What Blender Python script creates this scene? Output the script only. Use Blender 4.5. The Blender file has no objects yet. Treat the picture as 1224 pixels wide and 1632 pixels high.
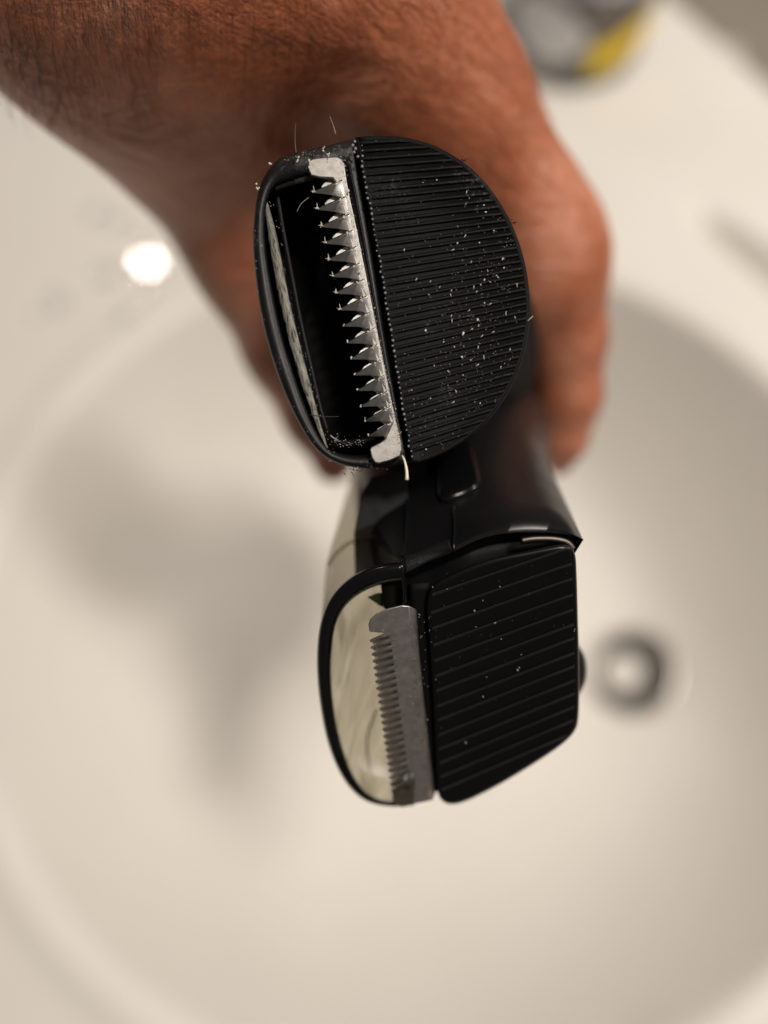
import bpy, bmesh, math, random
import numpy as np
from mathutils import Vector, Matrix
from mathutils.bvhtree import BVHTree
random.seed(7); rng = np.random.RandomState(5)
S = bpy.context.scene
COL = S.collection

# ------------------------------------------------------------ camera, light
F = 1226.0; CAMH = .42; TILT = math.radians(22)
cam_d = bpy.data.cameras.new('camera'); cam = bpy.data.objects.new('camera', cam_d); COL.objects.link(cam)
cam.location = (0, 0, CAMH); cam.rotation_euler = (TILT, 0, 0)
cam_d.sensor_fit = 'VERTICAL'; cam_d.sensor_height = 34.6; cam_d.lens = 26.0
cam_d.clip_start = .005; cam_d.clip_end = 50
cam_d.dof.use_dof = True; cam_d.dof.focus_distance = .1015; cam_d.dof.aperture_fstop = 4.4
S.camera = cam
W = bpy.data.worlds.new('World'); S.world = W; W.use_nodes = True
W.node_tree.nodes['Background'].inputs[0].default_value = (1.0, .92, .84, 1)
W.node_tree.nodes['Background'].inputs[1].default_value = .11
S.view_settings.view_transform = 'Standard'; S.view_settings.look = 'None'
S.view_settings.exposure = 0; S.view_settings.gamma = 1

def lamp(name, loc, target, size, power, color=(1, .915, .83)):
    l = bpy.data.lights.new(name, 'AREA'); l.shape = 'DISK'; l.size = size; l.energy = power; l.color = color
    o = bpy.data.objects.new(name, l); COL.objects.link(o); o.location = loc
    o.rotation_euler = (Vector(target) - Vector(loc)).to_track_quat('-Z', 'Y').to_euler()
    return o
lamp('ceiling_lamp', (.47, -.03, 1.9), (0, .1, 0), .16, 14)
lamp('ceiling_lamp', (.36, .08, 1.9), (0, .1, 0), .17, 8)
lamp('ceiling_lamp', (.42, .44, 1.95), (0, .1, 0), .24, 2.2)
lamp('mirror_lamp', (.95, .50, .95), (0, .1, .1), .22, 7.5)
lamp('glint_lamp', (-.88, 1.93, 1.9), (-.1, .3, 0), .075, 3)  # added lamp, aimed so the largest drop mirrors it as a glint

# ------------------------------------------------------------ helpers
ct, st = math.cos(TILT), math.sin(TILT)
def P(px, py, d):
    """point of the place at distance d in front of the lens"""
    x = (px - 612) / F * d; y = (816 - py) / F * d
    return Vector((x, y * ct + st * d, CAMH + y * st - ct * d))
RIGHT = Vector((1, 0, 0)); UP = Vector((0, ct, st)); FWD = Vector((0, st, -ct))
def G(px, py, z=0.):
    r = P(px, py, 1.) - Vector((0, 0, CAMH))
    return Vector((0, 0, CAMH)) + r * ((z - CAMH) / r.z)

def mesh_obj(name, verts, faces, mat, parent=None, smooth=True, loc=None):
    me = bpy.data.meshes.new(name)
    off = Vector(parent['_o']) if parent is not None and '_o' in parent else (Vector(loc) if loc else Vector((0, 0, 0)))
    me.from_pydata([tuple(Vector(v) - off) for v in verts], [], faces); me.validate(); me.update()
    bm = bmesh.new(); bm.from_mesh(me); bmesh.ops.recalc_face_normals(bm, faces=bm.faces[:]); bm.to_mesh(me); bm.free()
    if smooth:
        for p in me.polygons: p.use_smooth = True
    me.materials.append(mat)
    o = bpy.data.objects.new(name, me); COL.objects.link(o)
    if parent is not None:
        o.parent = parent
        o['_o'] = list(off)
    else:
        o.location = off; o['_o'] = list(off)
    return o
def root(name, loc, label, cat, group=None):
    o = bpy.data.objects.new(name, None); COL.objects.link(o); o.location = loc; o.empty_display_size = .01
    o['_o'] = list(loc); o['label'] = label; o['category'] = cat
    if group: o['group'] = group
    return o
def tag(o, label, cat, group=None):
    o['label'] = label; o['category'] = cat
    if group: o['group'] = group
    return o
def bev(o, w, seg=2, ang=35):
    m = o.modifiers.new('bevel', 'BEVEL'); m.width = w; m.segments = seg; m.limit_method = 'ANGLE'; m.angle_limit = math.radians(ang)
    m.harden_normals = False
    return o
def wn(o, ang=40):
    for p in o.data.polygons: p.use_smooth = True
    o.data.set_sharp_from_angle(angle=math.radians(ang))
    return o

def spline(pts, n, closed=True):
    pts = [np.array(p, float) for p in pts]; m = len(pts); out = []
    segs = m if closed else m - 1
    for i in range(segs):
        if closed: a, b, c, d = pts[(i-1) % m], pts[i], pts[(i+1) % m], pts[(i+2) % m]
        else: a, b, c, d = pts[max(i-1, 0)], pts[i], pts[i+1], pts[min(i+2, m-1)]
        for t in np.linspace(0, 1, 8, endpoint=False):
            out.append(.5*((2*b)+(-a+c)*t+(2*a-5*b+4*c-d)*t*t+(-a+3*b-3*c+d)*t**3))
    if not closed: out.append(pts[-1])
    out = np.array(out)
    q = np.vstack([out, out[:1]]) if closed else out
    L = np.concatenate([[0], np.cumsum(np.linalg.norm(np.diff(q, axis=0), axis=1))])
    s = np.linspace(0, L[-1], n, endpoint=not closed)
    return np.stack([np.interp(s, L, q[:, k]) for k in range(q.shape[1])], 1)
def poly(pts, n):
    """closed polygon resampled but corners kept"""
    q = np.array(list(pts) + [pts[0]], float)
    L = np.concatenate([[0], np.cumsum(np.linalg.norm(np.diff(q, axis=0), axis=1))])
    s = sorted(set(list(np.linspace(0, L[-1], n, endpoint=False)) + list(L[:-1])))
    return np.stack([np.interp(s, L, q[:, k]) for k in range(2)], 1)
def inset(o, k):
    """move a closed px outline inward by k px"""
    o = np.array(o); a = np.roll(o, 1, 0); b = np.roll(o, -1, 0)
    t = b - a; t /= np.linalg.norm(t, axis=1)[:, None] + 1e-9
    n = np.stack([-t[:, 1], t[:, 0]], 1)
    area = np.sum(o[:, 0]*np.roll(o[:, 1], -1) - np.roll(o[:, 0], -1)*o[:, 1])
    if area < 0: n = -n
    return o + n*k
def loft(name, rings, mat, parent, cap0=True, cap1=True, smooth=True, closed=False):
    """rings: equal-length lists of points"""
    n = len(rings[0]); V = [p for r in rings for p in r]; Fc = []
    R = len(rings)
    for i in range(R if closed else R-1):
        i2 = (i+1) % R
        for j in range(n):
            k = (j+1) % n
            Fc.append((i*n+j, i*n+k, i2*n+k, i2*n+j))
    if cap0 and not closed: Fc.append(tuple(range(n)))
    if cap1 and not closed: Fc.append(tuple((R-1)*n+j for j in range(n)))
    return mesh_obj(name, V, Fc, mat, parent, smooth)
def tube(name, pts, rad, mat, parent, sides=6):
    V, Fc = tube_geo(pts, rad, sides)
    return mesh_obj(name, V, Fc, mat, parent)
def tube_geo(pts, rad, sides=6, base=0):
    pts = [Vector(p) for p in pts]; V = []; Fc = []; n = len(pts)
    if not hasattr(rad, '__len__'): rad = [rad]*n
    for i, p in enumerate(pts):
        t = (pts[min(i+1, n-1)] - pts[max(i-1, 0)]).normalized()
        a = t.cross(FWD); a = a.normalized() if a.length > 1e-4 else t.orthogonal().normalized(); b = t.cross(a)
        for s in range(sides):
            g = 2*math.pi*s/sides; V.append(p + (a*math.cos(g) + b*math.sin(g))*rad[i])
    for i in range(n-1):
        for s in range(sides):
            s2 = (s+1) % sides
            Fc.append((base+i*sides+s, base+i*sides+s2, base+(i+1)*sides+s2, base+(i+1)*sides+s))
    Fc.append(tuple(base+s for s in range(sides))); Fc.append(tuple(base+(n-1)*sides+s for s in range(sides)))
    return V, Fc

# ------------------------------------------------------------ materials
def mat(name, col, rough=.5, metal=0., **kw):
    m = bpy.data.materials.new(name); m.use_nodes = True
    b = m.node_tree.nodes['Principled BSDF']
    b.inputs['Base Color'].default_value = (*col, 1); b.inputs['Roughness'].default_value = rough; b.inputs['Metallic'].default_value = metal
    for k, v in kw.items(): b.inputs[k].default_value = v
    return m
def N(m, t, **kw):
    n = m.node_tree.nodes.new(t)
    for k, v in kw.items(): setattr(n, k, v)
    return n
def L(m, a, b): m.node_tree.links.new(a, b)
def ramp(m, fac, stops):
    r = N(m, 'ShaderNodeValToRGB'); e = r.color_ramp.elements
    while len(e) < len(stops): e.new(.5)
    for i, (p, c) in enumerate(stops):
        e[i].position = p; e[i].color = (*c, 1) if len(c) == 3 else c
    L(m, fac, r.inputs[0]); return r
def noise(m, scale, detail=4, rough=.55, vec=None, dist=0.):
    n = N(m, 'ShaderNodeTexNoise'); n.inputs['Scale'].default_value = scale; n.inputs['Detail'].default_value = detail
    n.inputs['Roughness'].default_value = rough; n.inputs['Distortion'].default_value = dist
    if vec is not None: L(m, vec, n.inputs['Vector'])
    return n
def pos(m, scale=(1, 1, 1), rot=(0, 0, 0)):
    g = N(m, 'ShaderNodeNewGeometry'); mp = N(m, 'ShaderNodeMapping'); mp.inputs['Scale'].default_value = scale; mp.inputs['Rotation'].default_value = rot
    L(m, g.outputs['Position'], mp.inputs[0]); return mp.outputs[0]
def bump(m, h, strength, dist, prev=None):
    b = N(m, 'ShaderNodeBump'); b.inputs['Strength'].default_value = strength; b.inputs['Distance'].default_value = dist
    L(m, h, b.inputs['Height'])
    if prev is not None: L(m, prev, b.inputs['Normal'])
    return b.outputs[0]
def BS(m): return m.node_tree.nodes['Principled BSDF']

# glossy black plastic with faint dust and smudges
def plastic(name, col, r0, r1, dust=.0, grain=0., spec=.5):
    m = mat(name, col, r0, **{'Specular IOR Level': spec}); v = pos(m)
    n = noise(m, 260, 5, .6, v); rr = N(m, 'ShaderNodeMapRange'); rr.inputs[3].default_value = r0; rr.inputs[4].default_value = r1
    L(m, n.outputs[0], rr.inputs[0]); L(m, rr.outputs[0], BS(m).inputs['Roughness'])
    if dust:
        d = noise(m, 2600, 3, .7, v); d2 = noise(m, 150, 3, .6, v)
        mu = N(m, 'ShaderNodeMath', operation='MULTIPLY'); L(m, d.outputs[0], mu.inputs[0]); L(m, d2.outputs[0], mu.inputs[1])
        c = ramp(m, mu.outputs[0], [(.34, col), (.34+.1/max(dust, .1)*.5, tuple(min(1, k+.12*dust) for k in col)), (1, (.35*dust+.02,)*3)])
        L(m, c.outputs[0], BS(m).inputs['Base Color'])
    if grain:
        g = noise(m, 5200, 2, .6, v); L(m, bump(m, g.outputs[0], grain, .00006), BS(m).inputs['Normal'])
    return m
M_black = plastic('black_plastic', (.005, .005, .0055), .24, .42, dust=.2, grain=.12, spec=.35)
M_rib = plastic('ribbed_black_plastic', (.0065, .0065, .0063), .42, .6, dust=.5, grain=1., spec=.12)
M_gloss = plastic('glossy_black_plastic', (.003, .003, .0035), .13, .26, dust=.08, spec=.35)
M_panel = plastic('satin_black_plastic', (.003, .003, .0032), .26, .38, dust=.08, spec=.22)
M_matte = plastic('matte_black_plastic', (.006, .006, .006), .42, .58, dust=.3, grain=.6, spec=.2)
M_base = plastic('matte_face_plastic', (.004, .004, .004), .5, .65, dust=.3, grain=.6, spec=.10)
M_ridge = plastic('lit_ridge_plastic', (.016, .016, .016), .26, .40, dust=.2, spec=.5)  # greyer than the panel, so the ridges' highlight lines are partly colour
M_frame = plastic('worn_frame_plastic', (.005, .005, .0055), .34, .55, dust=.5, grain=.5, spec=.32)
M_dark = mat('shade_black_plastic', (.003, .003, .003), .7, **{'Specular IOR Level': .12})  # blacker, duller plastic: shade of recesses and upper body put into the colour

def steel(name, col, r, rot, streak=1., lo=.45, hi=1.35):
    m = mat(name, col, r, 1.); v = pos(m, (1, 1, 1), rot)
    mp = N(m, 'ShaderNodeMapping'); mp.inputs['Scale'].default_value = (900, 9000, 900); L(m, v, mp.inputs[0])
    n = noise(m, 1, 3, .6, mp.outputs[0]); n2 = noise(m, 900, 4, .65, v)
    c = ramp(m, n2.outputs[0], [(.30, tuple(k*lo for k in col)), (.55, col), (.75, tuple(min(1, k*hi) for k in col))])
    L(m, c.outputs[0], BS(m).inputs['Base Color'])
    rr = N(m, 'ShaderNodeMapRange'); rr.inputs[3].default_value = r-.06; rr.inputs[4].default_value = r+.16
    L(m, n2.outputs[0], rr.inputs[0]); L(m, rr.outputs[0], BS(m).inputs['Roughness'])
    b1 = bump(m, n.outputs[0], .35*streak, .00003); L(m, bump(m, n2.outputs[0], .3, .00005, b1), BS(m).inputs['Normal'])
    return m
M_steel = steel('dusty_steel', (.30, .29, .27), .42, (0, 0, .15), 1, .7, 1.2)
M_steel2 = steel('dark_polished_steel', (.58, .54, .50), .36, (0, 0, .12), .4, .85, 1.1)

M_tooth = steel('bright_steel_teeth', (.52, .50, .475), .26, (0, 0, .15), .6, .8, 1.15)
def skin_mat():
    m = mat('skin', (.3, .12, .06), .46); b = BS(m); v = pos(m)
    warp = noise(m, 30, 3, .5, v)
    a = noise(m, 38, 6, .62, v, .4)
    c = ramp(m, a.outputs[0], [(.25, (.19, .054, .023)), (.44, (.38, .122, .057)), (.58, (.50, .195, .112)), (.76, (.68, .32, .20))])
    # fine mottling
    f = noise(m, 700, 3, .6, v)
    mx = N(m, 'ShaderNodeMix', data_type='RGBA', blend_type='MULTIPLY'); mx.inputs[0].default_value = .45
    fr = ramp(m, f.outputs[0], [(.3, (.6, .52, .48)), (.65, (1.1, 1.1, 1.1))])
    L(m, c.outputs[0], mx.inputs[6]); L(m, fr.outputs[0], mx.inputs[7])
    L(m, mx.outputs[2], b.inputs['Base Color'])
    b.inputs['Subsurface Weight'].default_value = .18; b.inputs['Subsurface Radius'].default_value = (1, .35, .18); b.inputs['Subsurface Scale'].default_value = .0025
    b.inputs['Specular IOR Level'].default_value = .45
    # cells of the skin, fine creases, and longer wrinkles across the wrist
    vo = N(m, 'ShaderNodeTexVoronoi', feature='DISTANCE_TO_EDGE'); vo.inputs['Scale'].default_value = 1
    mp = N(m, 'ShaderNodeMapping'); mp.inputs['Scale'].default_value = (950, 560, 800); mp.inputs['Rotation'].default_value = (0, 0, .5); L(m, v, mp.inputs[0]); L(m, mp.outputs[0], vo.inputs['Vector'])
    vr = ramp(m, vo.outputs['Distance'], [(0, (0, 0, 0)), (.22, (1, 1, 1))])
    mp2 = N(m, 'ShaderNodeMapping'); mp2.inputs['Scale'].default_value = (60, 420, 120); mp2.inputs['Rotation'].default_value = (.3, 0, .35); L(m, v, mp2.inputs[0])
    w = noise(m, 1, 5, .6, mp2.outputs[0], .6)
    mp3 = N(m, 'ShaderNodeMapping'); mp3.inputs['Scale'].default_value = (60, 500, 120); mp3.inputs['Rotation'].default_value = (.2, .2, -.8); L(m, v, mp3.inputs[0])
    w3 = noise(m, 1, 5, .6, mp3.outputs[0], .6)
    n1 = bump(m, vr.outputs[0], .35, .00012); n2 = bump(m, w.outputs[0], .6, .0013, n1); n3 = bump(m, w3.outputs[0], .5, .0011, n2)
    L(m, n3, b.inputs['Normal'])
    r = ramp(m, f.outputs[0], [(.3, (.28,)*3), (.7, (.44,)*3)]); L(m, r.outputs[0], b.inputs['Roughness'])
    return m
M_skin = skin_mat()
M_hair = mat('dark_body_hair', (.018, .010, .007), .5)
M_clip = mat('pale_hair_clipping', (.75, .68, .55), .5)
M_dust = mat('skin_and_hair_dust', (.62, .58, .50), .7)
M_burr = mat('black_stubble', (.02, .018, .016), .5)

def ceramic():
    m = mat('white_ceramic', (.78, .745, .685), .4, **{'Specular IOR Level': .3}); b = BS(m); v = pos(m)
    n = noise(m, 6, 3, .5, v); c = ramp(m, n.outputs[0], [(.3, (.72, .685, .632)), (.7, (.77, .737, .685))]); L(m, c.outputs[0], b.inputs['Base Color'])

    n2 = noise(m, 25, 3, .6, v); rr = ramp(m, n2.outputs[0], [(.35, (.42,)*3), (.75, (.55,)*3)]); L(m, rr.outputs[0], b.inputs['Roughness'])
    return m
M_cer = ceramic()
M_reflbar = mat('reflection_bar_metal', (.085, .072, .065), .42, 1.)
M_chrome = mat('chrome', (.42, .40, .37), .3, 1.)
def clear(name, tint, ior=1.5, rough=.05):
    m = bpy.data.materials.new(name); m.use_nodes = True; nt = m.node_tree; nt.nodes.remove(nt.nodes['Principled BSDF'])
    tr = N(m, 'ShaderNodeBsdfTransparent'); tr.inputs[0].default_value = (*tint, 1)
    gl = N(m, 'ShaderNodeBsdfGlossy'); gl.inputs['Roughness'].default_value = rough
    lw = N(m, 'ShaderNodeLayerWeight'); lw.inputs[0].default_value = .5
    pw = N(m, 'ShaderNodeMath', operation='POWER'); pw.inputs[1].default_value = 5; L(m, lw.outputs['Facing'], pw.inputs[0])
    fr = N(m, 'ShaderNodeMath', operation='MULTIPLY_ADD'); f0 = ((ior-1)/(ior+1))**2; fr.inputs[1].default_value = .75*(ior-1)/.5; fr.inputs[2].default_value = f0; L(m, pw.outputs[0], fr.inputs[0])
    mx = N(m, 'ShaderNodeMixShader'); L(m, fr.outputs[0], mx.inputs[0]); L(m, tr.outputs[0], mx.inputs[1]); L(m, gl.outputs[0], mx.inputs[2])
    L(m, mx.outputs[0], nt.nodes['Material Output'].inputs[0]); return m
M_smoke = clear('smoky_clear_plastic', (.64, .62, .565), ior=1.35, rough=.35)
M_seam = clear('smoky_seam_plastic', (.55, .52, .45), rough=.3)
M_pane = clear('clear_window_plastic', (.99, .98, .95), ior=1.05, rough=.5)
_v = pos(M_pane, (1, 1, 1), (0, 0, .25)); _m = N(M_pane, 'ShaderNodeMapping'); _m.inputs['Scale'].default_value = (230, 55, 55); L(M_pane, _v, _m.inputs[0]); _n = noise(M_pane, 1, 3, .5, _m.outputs[0], 1.5)
_t = [n_ for n_ in M_pane.node_tree.nodes if n_.type == 'BSDF_TRANSPARENT'][0]; L(M_pane, ramp(M_pane, _n.outputs[0], [(.30, (.72, .70, .64)), (.48, (.87, .86, .81)), (.66, (.98, .98, .96))]).outputs[0], _t.inputs[0])
def water():
    m = mat('water', (1, 1, 1), .02); b = BS(m); b.inputs['Transmission Weight'].default_value = 1; b.inputs['IOR'].default_value = 1.33; return m
M_water = water()

# ------------------------------------------------------------ wash basin (counter, bowl, drain hollow)
CX, CY, RA, RB = .030, .125, .258, .238
DR = G(1018, 1064, -.108)
e0 = G(1050, 0); e1 = G(1236, 165)
ed = (e1 - e0).normalized(); en = Vector((-ed.y, ed.x, 0))
if en.x < 0: en = -en
g0 = G(1115, 338); g1 = G(1290, 470); gd = (g1-g0); gl_ = gd.length; gd.normalize(); gn = Vector((-gd.y, gd.x, 0))
def build_basin():
    xs = np.arange(-.56, .4401, .0025); ys = np.arange(-.26, .9001, .0029)
    X, Y = np.meshgrid(xs, ys); Z = np.zeros_like(X)
    ang = np.arctan2((Y-CY)/RB, (X-CX)/RA); rho = np.hypot((X-CX)/RA, (Y-CY)/RB)
    q = np.clip(rho, 0, 1)
    bowl = -.135*(1 - q**5.0)
    k = .006
    # a soft rolled rim: smooth min between counter plane and the bowl, with a slightly raised lip
    Z = np.where(rho < 1, bowl, 0)
    ext = (rho-1)*.20                                            # bowl continued outward, rising
    h = np.where(rho < 1, bowl, ext)
    kk = .006
    t = np.clip(.5 + .5*(0 - h)/kk, 0, 1); Z = 0*(1-t) + h*t - kk*t*(1-t)
    Z += .002*np.exp(-((rho-1.05)/.03)**2)
    # drain hollow
    r = np.hypot(X-DR.x, Y-DR.y); Z += -.006*np.clip(1-(r/.045), 0, 1)**2
    Z += -.024/(1+np.exp((r-.0235)/.0014))
    # guessed groove in the counter, sunk to give a dark band
    u = (X-g0.x)*gd.x + (Y-g0.y)*gd.y; w = (X-g0.x)*gn.x + (Y-g0.y)*gn.y
    wid = .0065 + .005*np.clip(u/gl_, 0, 1.5)
    Z += -.030*np.exp(-(w/wid)**4)/(1+np.exp(-(u-.012)/.006))
    # outer edge drops away
    e = (X-e0.x)*en.x + (Y-e0.y)*en.y
    R = .022; s = np.clip(e/R, 0, 1)
    Z += -(R - R*np.sqrt(np.clip(1-s*s, 0, 1))) ; Z += np.where(e > R, -(e-R)*6, 0); Z = np.maximum(Z, -.25)
    ny, nx = X.shape
    V = np.stack([X, Y, Z], -1).reshape(-1, 3)
    i = np.arange(ny-1)[:, None]*nx + np.arange(nx-1)[None]
    Fc = np.stack([i, i+1, i+nx+1, i+nx], -1).reshape(-1, 4)
    me = bpy.data.meshes.new('wash_basin'); me.from_pydata(V.tolist(), [], Fc.tolist()); me.update()
    me.materials.append(M_cer); me.polygons.foreach_set('use_smooth', [True]*len(me.polygons))
    o = bpy.data.objects.new('basin_bowl', me); COL.objects.link(o)
    return o, (lambda x, y: None), (X, Y, Z)
basin = root('wash_basin', (0, 0, 0), 'cream white ceramic wash basin with round drain under the held trimmers', 'wash basin')
bowl, _, BG = build_basin(); bowl.parent = basin
bxs, bys, bz = BG[0][0], BG[1][:, 0], BG[2]
def zb(x, y):
    i = int(np.clip(round((x-bxs[0])/.0025), 0, len(bxs)-1)); j = int(np.clip(round((y-bys[0])/.0029), 0, len(bys)-1)); return float(bz[j, i])
# skirt below the counter so that it is a solid block
sk = [(-.56, -.26), (.44, -.26), (.44, .9), (-.56, .9)]
mesh_obj('basin_side', [Vector((x, y, z)) for z in (-.25, -.02) for x, y in [(-.558, -.258), (.30, -.258), (.30, -.2), (-.558, .898)]],
         [(0, 1, 5, 4), (0, 3, 7, 4)], M_cer, basin, False)
# drain ring and plug
def ring_mesh(name, c, prof, mat_, parent, n=64):
    rings = []
    for (r, z) in prof:
        rings.append([Vector((c.x+math.cos(a)*r, c.y+math.sin(a)*r, c.z+z)) for a in np.linspace(0, 2*math.pi, n, endpoint=False)])
    return rings
zc = zb(DR.x+.03, DR.y)
dc = Vector((DR.x, DR.y, zb(DR.x-.033, DR.y)-.0005))
slope = (zb(DR.x+.035, DR.y)-zb(DR.x-.035, DR.y))/.07
def tiltz(rings):
    return [[Vector((p.x, p.y, p.z+slope*(p.x-dc.x)+slope*.03)) for p in r] for r in rings]
prof = [(.0305, -.004), (.0305, .0003), (.029, .0015), (.0265, .0018), (.0245, .0004), (.0238, -.0015)]
loft('drain_ring', tiltz(ring_mesh('d', dc, prof, None, None)), M_chrome, basin, False, False)
loft('drain_cup', tiltz(ring_mesh('d', dc, [(.0239, -.001), (.0228, -.004), (.0222, -.014), (.018, -.019), (.0001, -.0195)], None, None)), mat('dark_drain_metal', (.38, .36, .33), .4, 1.), basin, False, False)  # cup added to darken the hollow, where bounced light kept it bright
prof = [(.0001, .0025), (.007, .0022), (.012, .0012), (.0142, -.0010), (.0147, -.003), (.0138, -.005), (.006, -.006), (.005, -.018)]
pc = dc + Vector((-.005, .001, -.005))
loft('drain_plug', tiltz(ring_mesh('d', pc, prof, None, None)), M_cer, basin, True, True)

# floor beyond the counter
M_floor = mat('beige_floor', (.34, .30, .25), .45)
fv = pos(M_floor); fn = noise(M_floor, 8, 4, .5, fv); fc_ = ramp(M_floor, fn.outputs[0], [(.3, (.36, .32, .26)), (.7, (.43, .38, .32))]); L(M_floor, fc_.outputs[0], BS(M_floor).inputs['Base Color'])
fl = mesh_obj('floor', [(-1.5, -1.5, -.32), (2.5, -1.5, -.32), (2.5, 3, -.32), (-1.5, 3, -.32)], [(0, 1, 2, 3)], M_floor, None, False); fl['kind'] = 'structure'

# water drops on the counter
def drops():
    sp = [(236, 420, .0120, 1), (168, 440, .0075, 1), (92, 482, .0075, 1), (205, 508, .007, 1), (232, 466, .0045, 1), (184, 352, .0065, 1), (150, 342, .006, 1), (222, 374, .005, 1), (60, 500, .0035, 1)]
    for i, (px, py, r, k) in enumerate(sp):
        c = G(px, py); c.z = zb(c.x, c.y); V = []; Fc = []; n = 28; m = 8
        ph = random.random()*6
        for a in range(m):
            g = a/(m-1)*math.pi/2
            for b in range(n):
                th = 2*math.pi*b/n; rr = r*(1+.12*math.sin(2*th+ph)+.06*math.sin(3*th+2*ph))
                x = c.x+math.cos(th)*rr*math.cos(g); y = c.y+math.sin(th)*rr*math.cos(g)
                V.append(Vector((x, y, c.z + .0002 + (.07 if i == 0 else .022)*r*(math.sin(g) if i else min(1, 1.6*math.sin(g))**.7) - .0001)))
        for a in range(m-1):
            for b in range(n): Fc.append((a*n+b, a*n+(b+1) % n, (a+1)*n+(b+1) % n, (a+1)*n+b))
        Fc.append(tuple((m-1)*n+b for b in range(n))); Fc.append(tuple(range(n)))
        o = mesh_obj('water_drop', V, Fc, M_water, None, loc=c)
        lab = ['largest water drop on the counter left of the thumb, catching the lamp', 'water drop just left of the largest drop', 'water drop farthest left in the middle of the group',
               'water drop low beside the basin rim', 'small water drop just below the largest drop', 'water drop above the others near the forearm', 'small water drop at the upper left of the group', 'small water drop between the forearm and the largest drop', 'tiny water drop at the lower left of the group'][i]
        tag(o, lab, 'water drop', 'water drops on the counter')
drops()

# ------------------------------------------------------------ jar with a label
def jar():
    c = G(912, 92, .0); c.z = .0; Rj = .051; c += Vector((.0, .015, 0))
    rt = root('jar', c, 'round clear jar with grey white label and yellow patch on the counter', 'jar')
    def rings(prof, n=72): return [[Vector((c.x+math.cos(a)*r, c.y+math.sin(a)*r, c.z+z)) for a in np.linspace(0, 2*math.pi, n, endpoint=False)] for r, z in prof]
    mg = clear('jar_plastic', (.86, .87, .88), rough=.04)
    loft('jar_body', rings([(.030, .0005), (Rj-.004, .0005), (Rj-.001, .003), (Rj, .008), (Rj, .075), (Rj-.005, .082), (Rj-.012, .086), (Rj-.012, .095)]), mg, rt, True, False)
    loft('lid', rings([(Rj-.008, .088), (Rj-.006, .089), (Rj-.006, .104), (Rj-.008, .106)]), mat('jar_lid_plastic', (.65, .65, .66), .35), rt)
    mc = mat('jar_contents', (.55, .56, .60), .5); v = pos(mc); n = noise(mc, 120, 4, .6, v)
    L(mc, ramp(mc, n.outputs[0], [(.35, (.30, .31, .36)), (.6, (.72, .72, .72))]).outputs[0], BS(mc).inputs['Base Color'])
    loft('contents', rings([(.02, .004), (Rj-.007, .004), (Rj-.004, .009), (Rj-.004, .07)]), mc, rt)
    ml = mat('label_paper', (.6, .58, .55), .4); v = pos(ml)
    n = noise(ml, 90, 4, .65, v, .5)
    r1 = ramp(ml, n.outputs[0], [(.40, (.01, .015, .04)), (.47, (.10, .08, .07)), (.52, (.35, .32, .28)), (.60, (.14, .08, .04)), (.70, (.015, .012, .01))]); L(ml, r1.outputs[0], BS(ml).inputs['Base Color'])
    def patch(name, a0, a1, z0f, z1f, rr, m_, n=24, k=5):
        V = []; Fc = []
        for o_ in (0, .0004):
            for j in range(k):
                for i in range(n):
                    a = a0+(a1-a0)*i/(n-1); s = i/(n-1); z0 = z0f(s); z1 = z1f(s); z = z0+(z1-z0)*j/(k-1)
                    V.append(Vector((c.x+math.cos(a)*(rr-o_), c.y+math.sin(a)*(rr-o_), c.z+z)))
        for b in (0, n*k):
            for j in range(k-1):
                for i in range(n-1): Fc.append((b+j*n+i, b+j*n+i+1, b+(j+1)*n+i+1, b+(j+1)*n+i))
        return mesh_obj(name, V, Fc, m_, rt)
    R = math.radians
    patch('label', R(-205), R(25), lambda s: .007, lambda s: .072, Rj+.0006, ml, 60)
    mw = mat('printed_grey_patch', (.6, .6, .62), .4); v = pos(mw); n2 = noise(mw, 300, 4, .7, v, .6)
    L(mw, ramp(mw, n2.outputs[0], [(.40, (.36, .37, .42)), (.55, (.84, .82, .80))]).outputs[0], BS(mw).inputs['Base Color'])
    patch('grey_patch', R(-165), R(-92), lambda s: .018+.012*(1-math.sin(math.pi*s)), lambda s: .046+.018*math.sin(math.pi*s), Rj+.0012, mw)
    patch('yellow_patch', R(-88), R(-18), lambda s: .010+.024*s, lambda s: .010+.024*s+.024, Rj+.0016, mat('yellow_print', (.90, .62, .0), .6))
    patch('green_patch', R(-93), R(-85), lambda s: .013, lambda s: .026, Rj+.0018, mat('green_print', (.13, .18, .05), .4), 8)
    patch('navy_patch', R(-62), R(-35), lambda s: .048, lambda s: .062, Rj+.0014, mat('navy_print', (.03, .04, .08), .4), 12)
jar()

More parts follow.
